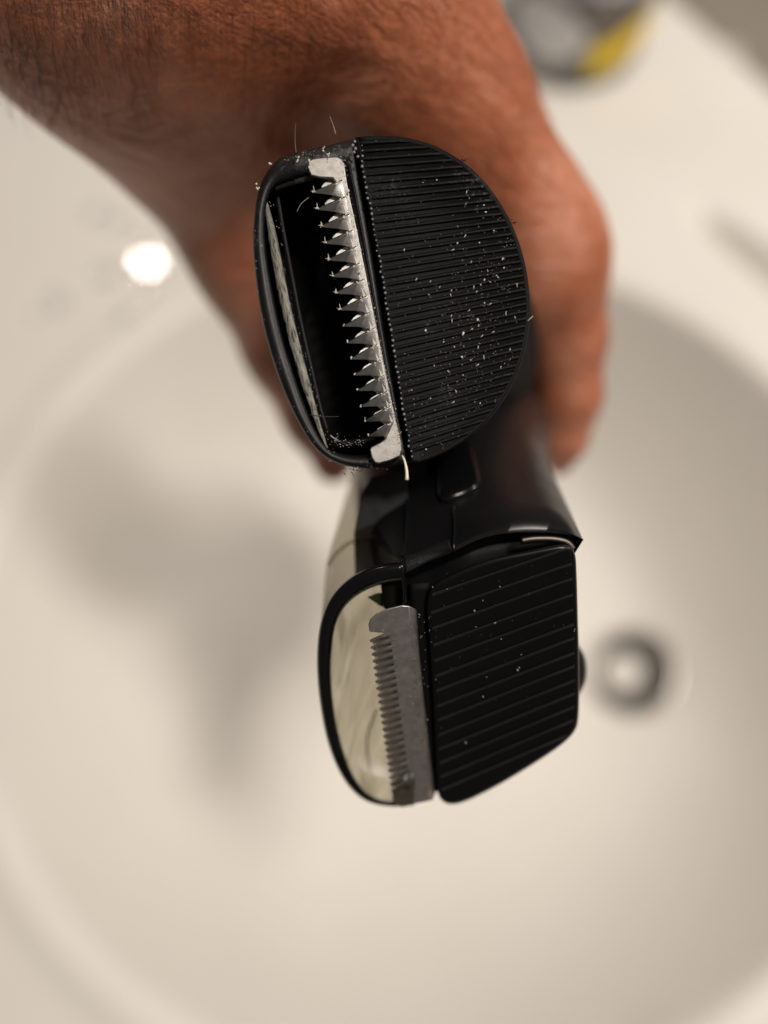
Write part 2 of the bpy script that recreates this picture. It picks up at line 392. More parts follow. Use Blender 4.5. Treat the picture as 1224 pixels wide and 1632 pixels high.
# ------------------------------------------------------------ the hand (one continuous surface) from a smooth union of tapered limbs
def R_(px, d): return px/F*d
def hand():
    import openvdb
    # chains of (px, py, distance, radius px)
    chains = [
        # forearm to wrist to palm
        ([(60, -420, .112, 400), (150, -150, .118, 262), (330, 20, .138, 215)], .02),
        ([(330, 20, .138, 210), (520, 120, .170, 190), (640, 250, .195, 190)], .02),      # heel and palm behind the trimmers
        ([(150, -150, .118, 260), (480, -60, .125, 215), (590, 40, .134, 160)], .02),       # back of the hand, index side
        # thenar and thumb
        ([(260, 60, .134, 195), (330, 190, .148, 158), (425, 385, .166, 124)], .012),
        ([(425, 385, .166, 120), (478, 545, .178, 92), (515, 660, .186, 64), (531, 738, .191, 34)], .006),
        # index metacarpal, knuckle, finger
        ([(580, 20, .132, 175), (700, 170, .144, 142), (800, 330, .156, 108)], .010),
        ([(800, 330, .156, 104), (852, 425, .162, 110)], .008),
        ([(854, 430, .162, 106), (895, 535, .168, 70), (906, 630, .173, 52), (899, 700, .177, 36), (891, 742, .180, 20)], .006),
        # middle, ring and little fingers curl round behind
        ([(700, 180, .165, 150), (830, 400, .185, 112)], .010),
        ([(830, 400, .185, 100), (862, 540, .190, 78), (856, 650, .194, 62), (820, 720, .198, 46)], .005),
        ([(690, 230, .185, 140), (800, 430, .207, 98)], .010),
        ([(800, 430, .207, 92), (836, 540, .211, 72), (830, 640, .214, 58), (790, 700, .217, 44)], .005),
        ([(680, 260, .205, 120), (770, 450, .227, 84)], .010),
        ([(770, 450, .227, 80), (802, 540, .230, 62), (796, 620, .233, 50), (760, 680, .236, 38)], .005),
        ([(868, 312, .1570, 50), (900, 350, .161, 52)], .006), ([(915, 405, .163, 50), (922, 440, .166, 44)], .004),
        # tendon ridge and web fold on the back
        ([(470, 20, .128, 120), (600, 90, .131, 92), (700, 190, .140, 84)], .010),
        ([(560, 230, .158, 110), (690, 230, .152, 110)], .012),
    ]
    cs = []
    for ch, k in chains:
        pts = [(np.array(P(a, b, d)), R_(r, d)) for a, b, d, r in ch]
        cs.append((pts, k))
    lo = np.array([-.125, .0, .165]); hi = np.array([.075, .20, .375])
    h = .0014
    n = np.ceil((hi-lo)/h).astype(int)
    ax = [lo[i]+h*np.arange(n[i]) for i in range(3)]
    X, Y, Z = np.meshgrid(*ax, indexing='ij'); X = X.astype(np.float32); Y = Y.astype(np.float32); Z = Z.astype(np.float32)
    D = None
    for pts, k in cs:
        dch = None
        for (a, ra), (b, rb) in zip(pts[:-1], pts[1:]):
            ab = b-a; l2 = ab@ab
            t = np.clip(((X-a[0])*ab[0]+(Y-a[1])*ab[1]+(Z-a[2])*ab[2])/l2, 0, 1)
            tt = t*t*(3-2*t)*.5+t*.5
            d = np.sqrt((X-a[0]-ab[0]*t)**2+(Y-a[1]-ab[1]*t)**2+(Z-a[2]-ab[2]*t)**2) - (ra+(rb-ra)*tt)
            if dch is None: dch = d
            else:
                kk = .003; hh = np.clip(.5+.5*(dch-d)/kk, 0, 1); dch = dch*(1-hh)+d*hh-kk*hh*(1-hh)
        if D is None: D = dch
        else:
            hh = np.clip(.5+.5*(D-dch)/k, 0, 1); D = D*(1-hh)+dch*hh-k*hh*(1-hh)
    # deep fold between thumb and index
    def carve(pts, depth_k):
        nonlocal D
        for (a, ra), (b, rb) in zip(pts[:-1], pts[1:]):
            ab = b-a; l2 = ab@ab
            t = np.clip(((X-a[0])*ab[0]+(Y-a[1])*ab[1]+(Z-a[2])*ab[2])/l2, 0, 1)
            d = np.sqrt((X-a[0]-ab[0]*t)**2+(Y-a[1]-ab[1]*t)**2+(Z-a[2]-ab[2]*t)**2) - (ra+(rb-ra)*t)
            k = depth_k; nd = -d
            hh = np.clip(.5-.5*(D-nd)/k, 0, 1); D = D*(1-hh)+nd*hh+k*hh*(1-hh)
    q = lambda a, b, d, r: (np.array(P(a, b, d)), R_(r, d))
    carve([q(585, 100, .112, 10), q(550, 175, .117, 30), q(515, 270, .126, 62)], .007)
    # keep the trimmers' handles free: the palm closes on them
    D = D.astype(np.float32)
    for ax_ in range(3):
        sl = [slice(None)]*3
        for e_ in (0, -1):
            sl[ax_] = e_; D[tuple(sl)] = .002
    g = openvdb.FloatGrid(.002); g.copyFromArray(np.clip(D, -.01, .01))
    pts, tris, quads = (g.convertToPolygons(isovalue=0.) if True else None)
    pts = pts*h + lo
    base = P(860, 640, .25); off = np.array(base)
    me = bpy.data.meshes.new('person'); me.from_pydata((pts-off).tolist(), [], quads.tolist()+tris.tolist()); me.update()
    bm = bmesh.new(); bm.from_mesh(me)
    for _ in range(3): bmesh.ops.smooth_vert(bm, verts=bm.verts, factor=.5, use_axis_x=True, use_axis_y=True, use_axis_z=True)
    bmesh.ops.recalc_face_normals(bm, faces=bm.faces); bm.to_mesh(me)
    bvh = BVHTree.FromBMesh(bm); bm.free()
    me.polygons.foreach_set('use_smooth', [True]*len(me.polygons)); me.materials.append(M_skin)
    o = bpy.data.objects.new('person', me); COL.objects.link(o); o.location = base; o['_o'] = list(base)
    tag(o, 'bare brown hand and hairy forearm gripping both black trimmers over the basin', 'person')
    # body hair
    V = []; Fc = []
    cam_l = Vector((0, 0, CAMH)) - base
    regs = [(0, 520, -40, 100, 240, .0022), (-20, 250, -20, 190, 330, .0030), (0, 160, 60, 330, 90, .0022), (560, 800, 0, 130, 60, .0014), (780, 940, 170, 400, 130, .0016)]
    for (x0, x1, y0, y1, cnt, ln) in regs:
        for _ in range(cnt):
            px, py = random.uniform(x0, x1), random.uniform(y0, y1)
            dr = (P(px, py, 1) - Vector((0, 0, CAMH))).normalized()
            hit, nrm, _i, _d = bvh.ray_cast(cam_l, dr)
            if hit is None: continue
            if nrm.dot(dr) > 0: nrm = -nrm
            dirn = (RIGHT*random.uniform(.1, .6) - UP*random.uniform(.5, 1.) + nrm*random.uniform(.15, .5)).normalized()
            l = ln*random.uniform(.6, 1.6); p0 = hit + base - nrm*.0002; c1 = Vector((random.gauss(0, 1), random.gauss(0, 1), random.gauss(0, 1)))*l*.12
            p = [p0, p0+dirn*l*.35+nrm*l*.12+c1*.4, p0+dirn*l*.7+nrm*l*.12+c1, p0+dirn*l]
            v, f = tube_geo(p, [.000034, .00003, .000022, .000008], 3, len(V)); V += v; Fc += f
    hr = mesh_obj('arm_hair', V, Fc, M_hair, o); hr['kind'] = 'stuff'
    return o
hand_o = hand()

# ------------------------------------------------------------ upper trimmer: D-shaped ribbed head and coarse toothed blade
d0 = .100
U = root('hair_trimmer', P(640, 480, .24), 'upper black trimmer with half round ribbed head and coarse steel teeth, nearest the fist', 'trimmer', 'trimmers held in the hand')
D_arc = [(566, 219), (590, 217), (620, 217), (650, 220), (684, 229), (712, 242), (740, 260), (764, 281), (786, 307), (805, 337), (821, 370), (833, 405), (841, 443), (845, 490), (842, 530), (834, 568), (821, 603), (803, 637), (780, 668), (752, 695), (720, 717), (690, 731), (668, 739)]
D_left = [(656, 737), (648, 700), (636, 630), (622, 540), (606, 440), (590, 350), (574, 265)]
D_out = np.vstack([spline(D_arc, 90, False), spline(D_left, 40, False)])
def at(o, d): return [P(x, y, d(x, y) if callable(d) else d) for x, y in o]
def du(x, y): return d0
# D plate with rounded rim
Di = inset(D_out, 2.2)
loft('ribbed_face', [at(inset(D_out, 7), lambda x, y: du(x, y)-.0000), at(inset(D_out, 3.6), lambda x, y: du(x, y)-.0002), at(inset(D_out, 1.2), lambda x, y: du(x, y)+.0001),
                     at(D_out, lambda x, y: du(x, y)+.0006), at(inset(D_out, .6), lambda x, y: du(x, y)+.0022), at(inset(D_out, 6), lambda x, y: du(x, y)+.008)], M_base, U)
# ribs
def clip_line(outl, p, d):
    hits = []
    n = len(outl)
    for i in range(n):
        a, b = outl[i], outl[(i+1) % n]; e = b-a
        den = d[0]*e[1]-d[1]*e[0]
        if abs(den) < 1e-9: continue
        t = ((a[0]-p[0])*e[1]-(a[1]-p[1])*e[0])/den; s = ((a[0]-p[0])*d[1]-(a[1]-p[1])*d[0])/den
        if 0 <= s < 1: hits.append(t)
    return (min(hits), max(hits)) if len(hits) >= 2 else None
Dr = inset(D_out, 5.5)
left_line = spline(D_left[::-1], 200, False)
nr = 40
for k in range(nr):
    yy = 228 + 12.6*k
    if yy > 728: break
    x0 = np.interp(yy, left_line[:, 1], left_line[:, 0]) if yy < 737 else 656
    f = (yy-220)/510; sl = math.tan(math.radians(3 + 15*f))
    dirv = np.array([1, -sl]); dirv /= np.linalg.norm(dirv); nv = np.array([-dirv[1], dirv[0]])
    if nv[1] < 0: nv = -nv
    secs = [(-3.2, .00006), (-1.6, -.00016), (0., -.00020), (1.6, -.00016), (3.2, .00006)]
    V = []; ok = True; m = 14; rows = []
    for (o_, dz) in secs:
        c = clip_line(Dr, np.array([x0+2, yy])+nv*o_, dirv)
        if c is None: ok = False; break
        rows.append((c[0]+1, c[1]-1, o_, dz))
    if not ok: continue
    for (t0, t1, o_, dz) in rows:
        for i in range(m):
            s = i/(m-1); t = t0+(t1-t0)*s
            q = np.array([x0+2, yy])+nv*o_+dirv*t
            jit = random.gauss(0, .00003) if abs(o_) < 4 else 0
            endf = 1. if 0 < i < m-1 else .0
            V.append(P(q[0], q[1], du(*q) - .00012 + (dz+jit)*endf ))
    Fc = [(a*m+i, a*m+i+1, (a+1)*m+i+1, (a+1)*m+i) for a in range(4) for i in range(m-1)]
    Fc.append(tuple(range(m)) + tuple(4*m+i for i in reversed(range(m))))
    mesh_obj('rib', V, Fc, M_rib, U)
# nubs of wear along the straight edge of the ribs, dust and grit over the face (uncountable specks)
def blob_geo(c, r, base, n=5, stretch=(1, 1, 1), ang=0.):
    V = []; ico = [(0, 0, 1), (.89, 0, .45), (.28, .85, .45), (-.72, .53, .45), (-.72, -.53, .45), (.28, -.85, .45), (.72, .53, -.45), (-.28, .85, -.45), (-.89, 0, -.45), (-.28, -.85, -.45), (.72, -.53, -.45), (0, 0, -1)]
    Fi = [(0, 1, 2), (0, 2, 3), (0, 3, 4), (0, 4, 5), (0, 5, 1), (1, 6, 2), (2, 7, 3), (3, 8, 4), (4, 9, 5), (5, 10, 1), (6, 7, 2), (7, 8, 3), (8, 9, 4), (9, 10, 5), (10, 6, 1), (11, 7, 6), (11, 8, 7), (11, 9, 8), (11, 10, 9), (11, 6, 10)]
    ca, sa = math.cos(ang), math.sin(ang)
    for (x, y, z) in ico:
        j = 1+random.uniform(-.25, .25); x, y, z = x*stretch[0]*j, y*stretch[1]*j, z*stretch[2]
        V.append(c + (RIGHT*(x*ca-y*sa) + UP*(x*sa+y*ca) - FWD*z)*r)
    return V, [tuple(base+i for i in f) for f in Fi]
def inside(o, x, y):
    c = False; n = len(o); j = n-1
    for i in range(n):
        if (o[i][1] > y) != (o[j][1] > y) and x < (o[j][0]-o[i][0])*(y-o[i][1])/(o[j][1]-o[i][1])+o[i][0]: c = not c
        j = i
    return c
V = []; Fc = []
px_m = d0/F
def speck(x, y, r, st=(1, 1, .5), ang=0., dz=-.0005):
    v, f = blob_geo(P(x, y, du(x, y)+dz), r*px_m, len(V), stretch=st, ang=ang); V.extend(v); Fc.extend(f)
Dr2 = inset(D_out, 8)
for _ in range(480):
    x, y = random.gauss(750, 70), random.gauss(510, 120)
    if random.random() < .3: x, y = random.uniform(600, 840), random.uniform(560, 735)
    elif random.random() < .4: x, y = random.gauss(782, 26), random.gauss(440, 70)
    if not inside(Dr2, x, y): continue
    speck(x, y, random.choice([.35, .4, .45, .5, .55, .7]), (1, random.uniform(1, 1.8), .5), random.uniform(-.8, .8))
for _ in range(200):
    x, y = random.uniform(575, 840), random.uniform(225, 735)
    if inside(Dr2, x, y): speck(x, y, random.uniform(.3, .55))
o = mesh_obj('dust', V, Fc, mat('fine_grey_dust', (.33, .31, .27), .7), U); o['kind'] = 'stuff'
V = []; Fc = []
big = [(678, 527, 3, 4.5), (738, 532, 3, 6), (736, 569, 3, 3), (761, 510, 2.5, 5), (771, 327, 2, 2.5), (774, 338, 2.4, 3), (801, 413, 2, 4.5), (729, 388, 2, 2.5), (707, 545, 1.6, 3), (724, 553, 1.4, 3), (750, 574, 1.6, 2), (692, 583, 1.6, 1.6), (686, 635, 2, 2), (679, 716, 2.2, 2), (765, 643, 1.6, 3), (738, 598, 1.6, 1.8), (656, 622, 2, 1.5), (772, 483, 1.6, 2.4), (696, 287, 1.6, 2.2), (674, 291, 1.4, 1.6), (787, 368, 1.6, 2.4), (803, 427, 1.8, 3), (764, 387, 1.6, 2.2), (739, 552, 1.2, 2), (772, 446, 1.6, 4), (766, 454, 1.6, 2.5), (748, 316, 1, 1.8), (742, 326, 1, 3)]
for x, y, a, b in big: speck(x, y, 1, (a*.62, b*.62, .9), -.4)
for _ in range(45):
    x, y = random.gauss(755, 55), random.gauss(500, 110)
    if not inside(inset(D_out, 14), x, y): continue
    a = random.gauss(1.9, .6); l = random.uniform(3, 8)
    v, f = tube_geo([P(x, y, d0-.0005), P(x+l*.5*math.cos(a)+random.gauss(0, .6), y+l*.5*math.sin(a), d0-.0006), P(x+l*math.cos(a), y+l*math.sin(a), d0-.0005)], [.55*px_m, .6*px_m, .25*px_m], 4, len(V)); V += v; Fc += f
o = mesh_obj('dust', V, Fc, M_dust, U); o['kind'] = 'stuff'
V = []; Fc = []
for k in range(60):
    yy = 232+8.4*k
    if yy > 735: break
    x0 = np.interp(yy, left_line[:, 1], left_line[:, 0])
    speck(x0+3+random.gauss(0, .8), yy, random.uniform(1.2, 2.4), (1, 1.1, .6), 0, -.0004)
for y in (226, 232, 237, 243, 250): speck(565+random.gauss(0, 2)+(y-226)*.15, y, 2.6, (1, 1.2, .6), 0, -.0004)
o = mesh_obj('worn_edge', V, Fc, mat('worn_plastic', (.20, .205, .215), .55), U); o['kind'] = 'stuff'

# frame round the hair opening
O_out = [(566, 221), (545, 226), (515, 234), (480, 241), (450, 250), (432, 266), (418, 288), (409, 318), (405, 350), (403, 385), (406, 430), (414, 490), (427, 548), (444, 602), (464, 650), (484, 688), (503, 715), (522, 731), (545, 741), (575, 746), (610, 745), (650, 740)]
O_r = [(656, 737), (640, 660), (618, 540), (596, 400), (578, 300)]
fo = np.vstack([spline(O_out, 110, False), spline(O_r, 40, False)])
I_out = [(548, 268), (520, 273), (490, 280), (460, 290), (440, 298), (430, 312), (424, 336), (422, 365), (426, 410), (436, 470), (449, 530), (466, 588), (486, 645), (504, 688), (520, 712), (545, 723), (575, 726), (606, 722)]
I_r = [(618, 715), (606, 640), (586, 520), (566, 400), (552, 310)]
fi = np.vstack([spline(I_out, 110, False), spline(I_r, 40, False)])
def dl(x, y): return du(x, y)+.0016 + .0012*np.clip((470-x)/70, 0, 1)
mid = fo*.5+fi*.5
loft('head_frame', [at(fo*.93+np.array([640, 480])*.07, .118), at(inset(fo, .5), lambda x, y: dl(x, y)+.004), at(fo, lambda x, y: dl(x, y)+.0012), at(fo*.9+fi*.1, lambda x, y: dl(x, y)+.0003), at(fo*.68+fi*.32, dl),
                    at(fo*.28+fi*.72, lambda x, y: dl(x, y)+.0002), at(fo*.06+fi*.94, lambda x, y: dl(x, y)+.0008), at(fi, lambda x, y: dl(x, y)+.002), at(fi, lambda x, y: dl(x, y)+.0045)], M_frame, U, True, False)
loft('hair_opening', [at(fi, lambda x, y: dl(x, y)+.0043), at(inset(fi, 2), .108), at(inset(fi, 8), .1165)], M_dark, U, False, True)
# inner lip with scraped plastic
lipA = spline([(421, 318), (427, 372), (437, 432), (449, 495), (465, 560), (484, 622), (502, 672), (522, 720)], 40, False)
lipB = spline([(425, 318), (440, 372), (452, 432), (466, 500), (481, 560), (497, 622), (510, 672), (524, 718)], 40, False)
V = []; Fc = []
for j, (t, dz) in enumerate([(0, .0016), (.06, .0012), (.5, .0011), (.94, .0012), (1, .0016), (1, .004)]):
    for i in range(40):
        q = lipA[i]*(1-t)+lipB[i]*t; jx = random.gauss(0, .5) if t in (0, .06) else 0
        V.append(P(q[0]+jx, q[1], dl(*q)+dz+(random.gauss(0, .00006) if 0 < t < 1 else 0)))
Fc = [(a*40+i, a*40+i+1, (a+1)*40+i+1, (a+1)*40+i) for a in range(5) for i in range(39)]
M_scr = mat('scraped_plastic', (.3, .29, .25), .5); v = pos(M_scr, (1, 1, 1), (0, 0, -.27)); mp = N(M_scr, 'ShaderNodeMapping'); mp.inputs['Scale'].default_value = (5200, 700, 700); L(M_scr, v, mp.inputs[0])
n = noise(M_scr, 1, 4, .65, mp.outputs[0], .4)
L(M_scr, ramp(M_scr, n.outputs[0], [(.40, (.012, .012, .010)), (.46, (.17, .16, .13)), (.62, (.27, .26, .22)), (.8, (.38, .36, .31))]).outputs[0], BS(M_scr).inputs['Base Color'])
L(M_scr, bump(M_scr, n.outputs[0], .8, .0002), BS(M_scr).inputs['Normal'])
o = mesh_obj('scraped_lip', V, Fc, M_scr, U); o['label'] = 'grey scraped inner lip of the hair opening'
# edges of the inner box
def bar(name, pts, w, dpt, mat_, parent, dfun, dz0=0., n=30):
    c = spline(pts, n, False); V = []
    t = np.gradient(c, axis=0); t /= np.linalg.norm(t, axis=1)[:, None]; nn = np.stack([-t[:, 1], t[:, 0]], 1)
    for (a, z) in [(-.5, dpt), (-.5, .0002), (-.3, 0), (.3, 0), (.5, .0002), (.5, dpt)]:
        for i in range(n):
            q = c[i]+nn[i]*a*w; V.append(P(q[0], q[1], dfun(*q)+dz0+z))
    Fc = [(a*n+i, a*n+i+1, (a+1)*n+i+1, (a+1)*n+i) for a in range(5) for i in range(n-1)]
    Fc += [tuple(a*n for a in range(6)), tuple(a*n+n-1 for a in range(6))]
    return mesh_obj(name, V, Fc, mat_, parent)
bar('inner_wall', [(441, 306), (450, 360), (463, 430), (481, 520), (497, 590), (512, 655), (524, 692)], 7, .006, M_matte, U, dl, .0025)
bar('inner_wall', [(524, 694), (545, 706), (578, 703), (600, 699)], 10, .006, M_gloss, U, dl, .0016)
bar('inner_wall', [(436, 296), (462, 287), (498, 279)], 20, .006, M_matte, U, dl, .0011)
# dust in the opening
V = []; Fc = []
for c, s, nn_ in [(lipB, 6, 60), (spline([(524, 694), (545, 706), (578, 703)], 40, False), 7, 60), (spline([(525, 735), (560, 744), (620, 746)], 40, False), 3, 12), (spline([(441, 262), (470, 250), (500, 242)], 40, False), 4, 18), (spline([(406, 350), (412, 470), (440, 590), (500, 705)], 40, False), 3, 14)]:
    for _ in range(nn_):
        q = c[random.randrange(40)]; x, y = q[0]+random.gauss(0, s*.5)+(s*.5 if s == 6 else 0), q[1]+random.gauss(0, s*.5)
        speck(x, y, random.uniform(.4, 1.0), dz=.0016)
o = mesh_obj('dust', V, Fc, mat('grey_dust', (.30, .29, .27), .7), U); o['kind'] = 'stuff'

# blade carrier under the blade and dark gap
bar('blade_carrier', [(552, 240), (572, 330), (592, 450), (614, 580), (642, 738)], 32, .010, M_dark, U, lambda x, y: d0+.0022)
bar('blade_rail', [(556, 262), (570, 330), (590, 440), (612, 570), (634, 690)], 4, .001, M_matte, U, lambda x, y: d0+.0012)

# coarse blade: 15 teeth
tips = [(500, 306), (505.5, 333), (512, 360.5), (517.8, 387), (523.6, 413.6), (529.6, 440), (535.5, 466.7), (541.6, 493), (548, 519), (553.6, 546), (559.3, 571.5), (565, 597), (570.7, 621.8), (576.2, 647), (582, 671), (587.4, 695)]
def db(x, y): return d0+.0001
right = [(543, 251), (549, 262), (553, 290), (557, 312), (566, 352), (580, 420), (597, 505), (613, 585), (628, 655), (640, 706)]
rightS = spline(right, 60, False)
roots = []
for (x, y) in tips: roots.append((x+37-.2*(y-300)/20, y-14-.012*(y-300)))
V = []; 
spine = [(490, 262), (492, 256), (500, 252.5), (520, 250), (538, 249.5), (545, 253), (549, 262), (553, 290), (557, 312), (566, 352), (580, 420), (597, 505), (613, 585), (628, 655), (640, 706), (641, 716), (638, 727), (622, 734), (604, 739), (597, 737), (592, 729), (589, 716), (592, 712), (606, 705), (614, 699)]
sp = spine + [(r[0]+1.5, r[1]+2) for r in roots[::-1]] + [(530, 284), (510, 283), (496, 280), (492, 272)]
spn = np.array(sp)
def plate(name, o, dfun, th, mat_, parent, bw=0.00012, seg=2):
    n = len(o); fr = [P(x, y, dfun(x, y)) for x, y in o]; bk = [p+FWD*th for p in fr]
    ob = mesh_obj(name, fr+bk, [tuple(range(n)), tuple(range(2*n-1, n-1, -1))]+[(i, (i+1) % n, n+(i+1) % n, n+i) for i in range(n)], mat_, parent, False)
    if bw: bev(ob, bw, seg, 30); wn(ob, 60)
    return ob
blade = plate('blade', spn, db, .0007, M_steel, U, .00016)
for i in range(len(tips)):
    T = np.array(tips[i]); Rt = np.array(roots[i]); Rn = np.array(roots[i+1]) if i+1 < len(roots) else np.array((608, 706.))
    Lw = Rt + np.array([-9, 19])
    up = (Rt-T)/np.linalg.norm(Rt-T)
    nv = np.array([up[1], -up[0]]); nv = nv if nv[1] < 0 else -nv
    tipu = T+nv*1.2; tipl = T-nv*2.2+up*1.0
    ridge0 = T+up*1.5; ridge1 = Rt+up*10
    A = lambda q, z: P(q[0], q[1], db(*q)+z)
    pts = [A(tipu, .0002), A(T-up*1.6, .0003), A(tipl, .0002), A(Lw, .0001), A(Rn+up*8, .0000), A(ridge1+nv*3, .0000), A(Rt+nv*2.5, .0001),
           A(ridge0, -.00036), A(Rt, -.00042), A(ridge1, -.00003)]
    back = [A(tipu, .0008), A(T-up*1.6, .0008), A(tipl, .0008), A(Lw, .0008), A(Rn+up*8, .0008), A(ridge1+nv*3, .0008), A(Rt+nv*2.5, .0008)]
    Fc = [(0, 1, 7), (1, 2, 7), (2, 3, 8, 7), (3, 4, 9, 8), (4, 5, 9), (5, 6, 8, 9), (6, 0, 7, 8)]
    b = len(pts); Fc += [(k, (k+1) % 7, b+(k+1) % 7, b+k) for k in range(7)] + [tuple(b+k for k in range(7))]
    to = mesh_obj('tooth', pts+back, Fc, M_tooth, blade, False); bev(to, .00011, 3, 15); wn(to, 50)
# cutter behind
cut = plate('cutter', np.array([(540, 262)] + [(q[0], q[1]) for q in spline([(545, 262), (560, 340), (600, 520), (632, 690), (630, 725)], 12, False)] + [q for i in range(len(tips)-1, -1, -1) for q in ((tips[i][0]+32, tips[i][1]+6), (tips[i][0]+12, tips[i][1]-8), (tips[i][0]+16, tips[i][1]-13))] + [(525, 285)]),
            lambda x, y: db(x, y)+.00085, .0006, M_tooth, U, 0)

# stubble hairs, sparks of dust on the blade and loose burrs
def hair(name, pts, r0, r1, mat_, parent=None, label=None):
    n = 12; q = spline([tuple(p) for p in pts], n, False)
    w = [P(a, b, c) for a, b, c in q]; rr = [(r0+(r1-r0)*i/(n-1))*px_m for i in range(n)]
    V, Fc = tube_geo(w, rr, 6)
    ob = mesh_obj(name, V, Fc, mat_, parent, loc=None if parent else w[0])
    if label: tag(ob, label, 'hair clipping', 'loose hair clippings')
    return ob
hair('hair_clipping', [(641, 726, d0+.0004), (645, 735, d0), (648, 750, d0-.0002), (648.5, 765, d0-.0002)], 1.4, 3.0, M_clip, None, 'thick cream hair clipping hanging below the lower end of the coarse blade')
hair('hair_clipping', [(472, 246, d0), (470, 225, d0), (471, 195, d0)], 1.5, .7, M_burr, None, 'dark upright hair clipping on the top left of the upper trimmer frame')
hair('hair_clipping', [(535, 214, d0), (531, 200, d0), (526, 186, d0)], .8, .4, mat('brown_clipping', (.30, .20, .13), .5), None, 'thin brown hair clipping standing above the coarse blade')
hair('hair_clipping', [(494, 661, .1), (515, 664, .1), (540, 664, .1)], .9, .5, M_burr, None, 'dark hair clipping lying across the grey inner lip')
hair('hair_clipping', [(492, 315, .102), (480, 325, .102), (473, 338, .102)], .7, .4, mat('grey_hair', (.25, .24, .22), .5), None, 'short grey hair clipping inside the opening by the first teeth')
hair('hair_clipping', [(840, 512, d0), (845, 508, d0-.0003), (849, 504, d0-.0003)], .8, .4, M_clip, None, 'tiny pale hair clipping on the right edge of the ribbed half round face')
V = []; Fc = []
for i in range(len(tips)):
    x, y = tips[i]
    for _ in range(3): speck(x+random.gauss(0, 1), y+random.gauss(-1, 1.2), random.uniform(.7, 1.3), (1, 1.4, .8), dz=-.0006)
    if i < 8:
        v, f = tube_geo([P(x+1, y, d0-.0003), P(x, y-5, d0-.0004), P(x-.5, y-10+random.random()*3, d0-.0004)], [.9*px_m, .55*px_m, .2*px_m], 4, len(V)); V += v; Fc += f
        v, f = tube_geo([P(x+3, y, d0-.0003), P(x-5, y-1.5, d0-.0003)], [.8*px_m, .3*px_m], 4, len(V)); V += v; Fc += f
    rx, ry = roots[i]
    for _ in range(4): speck(rx+random.gauss(0, 1.5), ry+random.gauss(0, 1.5), random.uniform(.7, 1.5), dz=-.0003)
for _ in range(200):
    q = rightS[random.randrange(60)]; speck(q[0]+random.gauss(-2, 2.5), q[1]+random.gauss(0, 2), random.uniform(.4, .9), dz=-.0002)
for _ in range(160):
    q = rightS[random.randrange(60)]; speck(q[0]-random.uniform(2, 22), q[1]+random.uniform(-6, 6), random.uniform(.3, .55), dz=-.0001)
for (x, y) in [(493, 262), (493, 268), (494, 255), (524, 250), (524, 245), (475, 250), (474, 256), (411, 300), (408, 296), (516, 236), (432, 262), (573, 431), (555, 305), (553, 308)]:
    for _ in range(3): speck(x+random.gauss(0, 1.2), y+random.gauss(0, 2), random.uniform(.8, 1.6), (1, 1.4, .7), dz=-.0004)
o = mesh_obj('dust', V, Fc, M_dust, U); o['kind'] = 'stuff'
V = []; Fc = []
for (cx, cy, n_, s) in [(733, 256, 12, 5), (812, 356, 8, 5), (500, 244, 10, 8), (560, 748, 10, 12), (590, 742, 8, 8)]:
    for _ in range(n_):
        x, y = cx+random.gauss(0, s), cy+random.gauss(0, s*.35); a = random.uniform(0, 6.28); l = random.uniform(4, 9)
        v, f = tube_geo([P(x, y, d0+.001), P(x+l*.5*math.cos(a), y+l*.5*math.sin(a), d0+.0008), P(x+l*math.cos(a+.3), y+l*math.sin(a+.3), d0+.0009)], [.8*px_m, .6*px_m, .25*px_m], 4, len(V)); V += v; Fc += f
o = mesh_obj('stubble', V, Fc, M_burr, U); o['kind'] = 'stuff'
# body and handle going back into the fist
def ell(cx, cy, rx, ry, n=72, ph=0., sq=1.):
    a = np.linspace(0, 2*math.pi, n, endpoint=False)+ph
    f = lambda v: np.sign(v)*np.abs(v)**sq
    return np.stack([cx+rx*f(np.cos(a)), cy+ry*f(np.sin(a))], 1)
u_all = np.vstack([spline(D_arc, 90, False), spline(O_out[::-1], 100, False)])
def reang(o, cx, cy, n=72):
    a = np.arctan2(o[:, 1]-cy, o[:, 0]-cx); r = np.hypot(o[:, 0]-cx, o[:, 1]-cy); i = np.argsort(a); a = a[i]; r = r[i]
    t = np.linspace(0, 2*math.pi, n, endpoint=False); tt = (t+math.pi) % (2*math.pi)-math.pi
    rr = np.interp(tt, a, r, period=2*math.pi); return np.stack([cx+rr*np.cos(t), cy+rr*np.sin(t)], 1)
u0 = reang(u_all, 625, 480)
loft('body', [at((u0-[625, 480])*.90+[625, 480], .1172), at((u0-[625, 480])*.80+[628, 475], .126), at(ell(690, 530, 166, 160), .140), at(ell(705, 570, 156, 150), .160), at(ell(695, 540, 130, 140), .180), at(ell(650, 480, 78, 90), .205), at(ell(645, 500, 66, 70), .250), at(ell(645, 500, 50, 55), .254)], M_dark, U)

